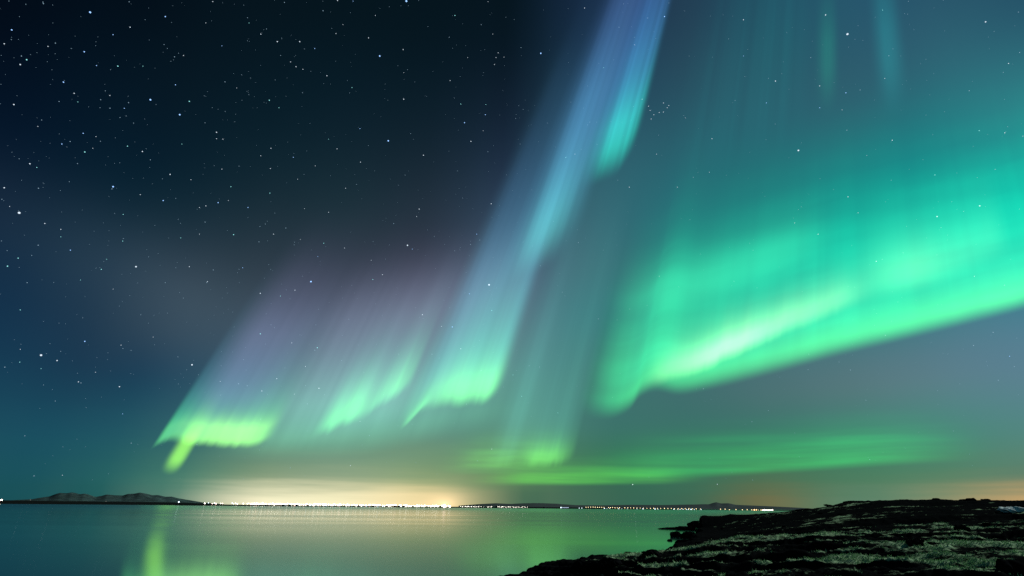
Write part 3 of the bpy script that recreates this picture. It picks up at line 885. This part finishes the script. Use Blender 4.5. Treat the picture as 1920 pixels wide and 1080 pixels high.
for px, py, k_, s, lab in [
    (1133.5, 954.3, 'blue', 2.2, 'large cold white lamp farthest left of the big waterline lights'),
    (1160, 954.6, 'blue', 1.8, 'middling cold white lamp second from left among the big waterline lights'),
    (1205.6, 955.2, 'blue', 2.0, 'large cold white lamp near the middle of the warm row'),
    (1228.3, 955.6, 'blue', 2.3, 'large cold white lamp right of the middle of the warm row'),
    (1263.7, 956.2, 'blue', 1.9, 'large cold white lamp at the left end of the blue-white cluster'),
    (1296, 957.2, 'blue', 2.4, 'largest cold white lamp at the right end of the blue-white cluster above the cliff'),
    (1414.6, 957.0, 'orange', 2.7, 'big orange lamp glowing at right, just left of the pink-white cluster'),
    (1418.5, 956.0, 'orange', 1.6, 'small orange lamp close to the big orange lamp'),
    (1422.5, 957.3, 'warm', 0.9, 'faint lamp between the orange lamps and the pink-white cluster'),
    (1427, 956.4, 'warm', 1.5, 'yellowish lamp at the left end of the pink-white cluster'),
    (833, 948.4, 'pink', 6.5, 'very bright lamp bursting out of the town row left of centre'),
    (335.3, 941.3, 'blue', 2.7, 'lone bluish-white lamp on the dark shore left of the town'),
    (3.0, 937.3, 'white', 2.6, 'white lamp at the left edge of the picture on the dark shore'),
    (0.5, 937.9, 'red', 1.9, 'red lamp at the left edge of the picture beside the white lamp'),
    (57, 937.5, 'dim', 0.9, 'tiny dim glow on the dark shore near the left edge'),  # both dim spots are glow on lit snow, built as emitters
    (199, 939.8, 'dim', 0.9, 'tiny dim glow below the dark snowy mountain')]:
    lamp(px, py, k_, s, lab, None, SD if px > 340 else 2900)
for k in range(14):
    lamp(1430 + k * 1.45, 957.0 + rnd.uniform(-.5, .6), 'pink', 1.7, 'pink-white lamp in the tight cluster at the left end of the dark ridge', 'tight cluster of pink-white lamps')

# ------------------------------------------------------------------ ferry moored at the far shore
dark_hull = simple_mat('blue_hull', (0.02, 0.04, 0.16), 0.5, 0.2, 0.3)
white_pt = simple_mat('white_paint', (0.8, 0.8, 0.82), 0.5, 0.05, 0.3)
lit_deck = emit_mat('lit_deck', (0.62, 0.74, 1.0), 0.9, 'NONE')
p = at_range(np.array(1060.5), np.array(953.0), 2350)
ferry = tag(empty('ferry', (p[0], p[1], 0)), 'long blue and white ferry lit along its deck at the far shore', 'ferry')
ferry.rotation_euler = (0, 0, -math.atan2(p[0], p[1]))


def part(name, bm, mat, parent):
    me = bpy.data.meshes.new(name); bm.to_mesh(me); bm.free()
    return link(name, me, [mat], parent)


bm = bmesh.new()
prof = [(-21, 0), (-22, 2.6), (16, 2.6), (24, 3.6), (20, 0)]
vf = [bm.verts.new((x_, -4.5 if x_ < 20 else -0.6, z_)) for x_, z_ in prof]; vb = [bm.verts.new((x_, 4.5 if x_ < 20 else 0.6, z_)) for x_, z_ in prof]
bm.faces.new(vf); bm.faces.new(vb[::-1])
for q in range(5): bm.faces.new((vf[q], vb[q], vb[(q + 1) % 5], vf[(q + 1) % 5]))
bmesh.ops.recalc_face_normals(bm, faces=bm.faces); part('hull', bm, dark_hull, ferry)


def box(bm, cx, cy, cz, sx, sy, sz_):
    bmesh.ops.create_cube(bm, size=1.0, matrix=Matrix.Translation((cx, cy, cz)) @ Matrix.Diagonal((sx, sy, sz_, 1)))


bm = bmesh.new(); box(bm, -3, 0, 4.1, 34, 8, 2.9); part('cabin', bm, white_pt, ferry)
bm = bmesh.new(); box(bm, -3, -4.06, 4.5, 33, 0.1, 1.9); part('lit_windows', bm, lit_deck, ferry)
bm = bmesh.new(); box(bm, -17, 0, 6.6, 6, 6, 2.0); br = part('bridge', bm, white_pt, ferry)
bm = bmesh.new(); bmesh.ops.create_icosphere(bm, subdivisions=2, radius=1.9, matrix=Matrix.Translation((-19.5, -3.5, 4.4))); part('deck_light', bm, LM['blue'], ferry)
bm = bmesh.new(); bmesh.ops.create_cone(bm, segments=8, radius1=0.3, radius2=0.15, depth=6, cap_ends=True, matrix=Matrix.Translation((-15, 0, 10.6))); part('mast', bm, white_pt, ferry)

# ------------------------------------------------------------------ houses, dark against the glow
hw = simple_mat('house_wall', (0.10, 0.10, 0.12), 0.9, 0.3, 0.1); hr = simple_mat('house_roof', (0.04, 0.04, 0.05), 0.9, 0.3, 0.1)
bm = bmesh.new(); box(bm, 0, 0, 1.6, 9, 6, 3.2); mw = bpy.data.meshes.new('wall'); bm.to_mesh(mw); bm.free(); mw.materials.append(hw)
bm = bmesh.new()
a = [bm.verts.new(c) for c in ((-4.8, -3.4, 3.2), (4.8, -3.4, 3.2), (4.8, 3.4, 3.2), (-4.8, 3.4, 3.2), (-4.8, 0, 5.4), (4.8, 0, 5.4))]
for f in ((0, 1, 5, 4), (2, 3, 4, 5), (0, 4, 3), (1, 2, 5), (3, 2, 1, 0)): bm.faces.new([a[i] for i in f])
mrf = bpy.data.meshes.new('roof'); bm.to_mesh(mrf); bm.free(); mrf.materials.append(hr)
for px, dz in [(500, 2), (531, 3), (543, 3.5), (556, 3), (578, 2), (672, 3), (700, 2), (724, 2), (741, 3), (748, 3), (756, 3), (775, 2), (801, 2), (826, 3), (905, 2), (931, 4), (1020, 2)]:
    p = at_range(np.array(float(px)), np.array(948.0), 2380)
    h_ = tag(empty('house', (p[0], p[1], -0.2)), 'small dark house silhouetted on the far shore below the town lights', 'house', 'dark houses on the far shore')
    h_.rotation_euler = (0, 0, rnd.uniform(-.5, .5)); h_.scale = (1, 1, 0.7 + dz * 0.22)
    link('wall', mw, [], h_); link('roof', mrf, [], h_)

# ------------------------------------------------------------------ aeroplane low over the far shore
p = at_range(np.array(1184.0), np.array(908.4), 9000)
plane = tag(empty('aeroplane', tuple(p)), 'tiny bright aeroplane flying low over the far shore under the green band', 'aeroplane')
plane.rotation_euler = (0, 0, -math.atan2(p[0], p[1]))
bm = bmesh.new(); bmesh.ops.create_uvsphere(bm, u_segments=16, v_segments=8, radius=1.0, matrix=Matrix.Diagonal((22, 2.2, 2.2, 1))); part('fuselage', bm, white_pt, plane)
bm = bmesh.new(); box(bm, 0, 0, -0.6, 5, 36, 0.5); part('wing', bm, white_pt, plane)
bm = bmesh.new(); box(bm, -19, 0, 3.6, 4, 0.5, 6); part('tail_fin', bm, white_pt, plane)
bm = bmesh.new(); bmesh.ops.create_icosphere(bm, subdivisions=2, radius=7.5, matrix=Matrix.Translation((19, -2, -1.5))); part('landing_light', bm, emit_mat('landing_light', (0.7, 1.0, 0.9), 1.1, 'NONE'), plane)

# ------------------------------------------------------------------ stars
SR = 3.0e5
bm = bmesh.new(); bmesh.ops.create_icosphere(bm, subdivisions=1, radius=1.0)
star_base = bpy.data.meshes.new('star'); bm.to_mesh(star_base); bm.free()
SMAT = {'w': emit_mat('star_white', (0.74, 0.88, 1.0), 1.1, 'NONE'), 'b': emit_mat('star_blue', (0.30, 0.55, 1.0), 1.6, 'NONE'), 't': emit_mat('star_teal', (0.35, 0.95, 0.95), 1.1, 'NONE')}
star_mesh = {}
for k, mt in SMAT.items():
    s_ = star_base.copy(); s_.materials.append(mt); star_mesh[k] = s_
PXA = SR / 480.0                     # about one pixel of the 1024 wide frame


def star(px, py, size, col, label, group=None):
    d = ray(np.array(float(px)), np.array(float(py)))
    o = bpy.data.objects.new('star', star_mesh[col]); C.objects.link(o)
    o.location = tuple(CAM + d * SR); o.scale = (PXA * size,) * 3
    return tag(o, label, 'star', group)


for px, py, s, c, lab in [
    (917, 534, 1.05, 'w', 'brightest white star, shining in the slate-blue rays left of the big arc'),
    (1589, 64, 0.9, 'w', 'bright white star high at right between the faint green and teal rays'),
    (1497, 282, 0.8, 'w', 'bright white star above the teal glow of the arc'),
    (36, 399, 0.95, 'w', 'bright white star near the left edge at mid height'),
    (77, 666, 0.85, 'w', 'bright white star low at left above the dark mountain'),
    (255, 500, 0.75, 'w', 'bright star in the dim grey glow at left'),
    (583, 528, 0.85, 'b', 'bright blue star above the violet rays at left'),
    (762, 2, 0.95, 'b', 'bright blue star at the top edge left of the beams'),
    (728, 264, 0.8, 'b', 'bright blue star in the dark sky left of the tall beam'),
    (712, 105, 0.75, 'b', 'blue star high in the dark sky left of the tall beam'),
    (764, 460, 0.8, 'w', 'soft white star in the brownish dark sky left of the slate-blue rays'),
    (360, 684, 0.75, 'w', 'white star just left of the slanting edge of the violet rays'),
    (169, 23, 0.75, 'b', 'blue star near the top left corner'),
    (282, 187, 0.75, 'b', 'blue star in the upper left sky, left one of a wide triangle'),
    (337, 215, 0.7, 'b', 'blue star at the bottom of the wide triangle in the upper left sky'),
    (212, 350, 0.7, 'b', 'lone blue star in the left sky below the wide triangle'),
    (1014, 100, 0.7, 'b', 'blue star just left of the tall beam near the top'),
    (117, 891, 0.25, 'w', 'white star low over the sea at the left')]:
    star(px, py, s * 0.82, c, lab)
S2 = '''181,123 355,190 239,274 146,191 206,179 233,203 268,124 386,43 467,43 416,86 344,104 310,31 399,3 212,65 244,51 50,112 8,82 22,56 119,154 444,165 406,248 418,261 406,260 341,270
267,284 180,256 156,250 116,270 174,278 159,285 71,237 329,159 489,292 489,64 158,97 90,87 38,121 221,124 26,196 139,175 56,307 69,314 18,387 8,352 84,419 114,430 114,444 132,469 34,484
14,499 151,525 190,505 200,486 230,452 339,446 355,500 455,502 389,528 374,439 438,440 465,389 428,376 409,380 386,386 374,389 306,376 263,365 319,327 416,317 433,350 358,337 231,402
633,1 662,2 704,29 643,46 630,63 562,78 520,78 590,91 545,116 555,125 568,130 613,142 660,164 757,136 756,93 853,29 915,3 934,99 930,108 945,107 927,121 877,108 844,151 911,196 910,215
864,195 871,230 906,245 883,265 616,261 508,278 675,241 523,202 505,188 757,186 794,291 550,295 632,279 691,71 924,64 507,316 506,362 558,336 616,398 676,304 648,353 786,392 781,406
773,467 563,449 607,456 646,465 596,481 553,544 488,550 526,555 696,488 717,515 699,524 880,551 894,439 921,382 792,590 922,582 513,439 571,391 591,311 1655,19 1548,28 1659,147 1848,41
1454,152 1537,161 1586,174 1579,206 1537,202 1673,263 1836,245 1891,119 1884,249 1753,328 1590,369 1609,399 1490,418 1534,439 1643,490 1757,406 1837,386 1096,15 1190,84 1132,127 1061,295
1078,289 1204,186 1285,221 1437,193 1454,152 1394,105 1394,37 1246,31 1231,289 1330,323 1270,351 1180,351 1335,260 38,655 38,581 224,725 179,698 227,647 159,640 413,715 230,776 287,632
107,676 37,679 77,691 147,716 212,542 547,643 573,687 598,728 552,739 675,790 657,873 519,710 491,733 488,626 595,652 828,612 848,613 864,654 962,703 1046,774 922,842 978,743 1893,668
1827,518 1236,518 1345,908'''.split()
for a in S2:
    px, py = a.split(',')
    star(float(px), float(py), rnd.choice((.22, .27, .32, .4)), rnd.choice('wwwwbt'), 'small star among the many scattered over the night sky', 'small stars over the night sky')
for a in '1216,199 1219,207 1236,211 1244,210 1251,202 1254,198 1221,223 1244,193 1226,215'.split():
    px, py = a.split(',')
    star(float(px), float(py), .3, 'w', 'small star of the tight little cluster right of the teal beam', 'tight star cluster right of the teal beam')
# the uncountable faint rest of the stars: one object
Vs = []; Fs = []; nvs = 0
bv = np.array([v.co[:] for v in star_base.vertices]); bf = np.array([p.vertices[:] for p in star_base.polygons])
for k in range(2600):
    px, py = rnd.uniform(-300, 2200), rnd.uniform(-250, 900)
    right = px > 1000
    if right and rnd.random() < 0.45: continue
    if py > 760 and rnd.random() < 0.6: continue
    d = ray(np.array(px), np.array(py)); s_ = PXA * min(0.30, 0.10 + 0.055 * rnd.expovariate(1.0))
    Vs.append(bv * s_ + CAM + d * SR); Fs.append(bf + nvs); nvs += len(bv)
me = np_mesh('stars', np.concatenate(Vs), np.concatenate(Fs), True)
tag(link('stars', me, [emit_mat('star_faint', (0.50, 0.78, 1.0), 0.6, 'NONE')]), 'countless faint stars strewn over the whole night sky', 'stars', kind='stuff')
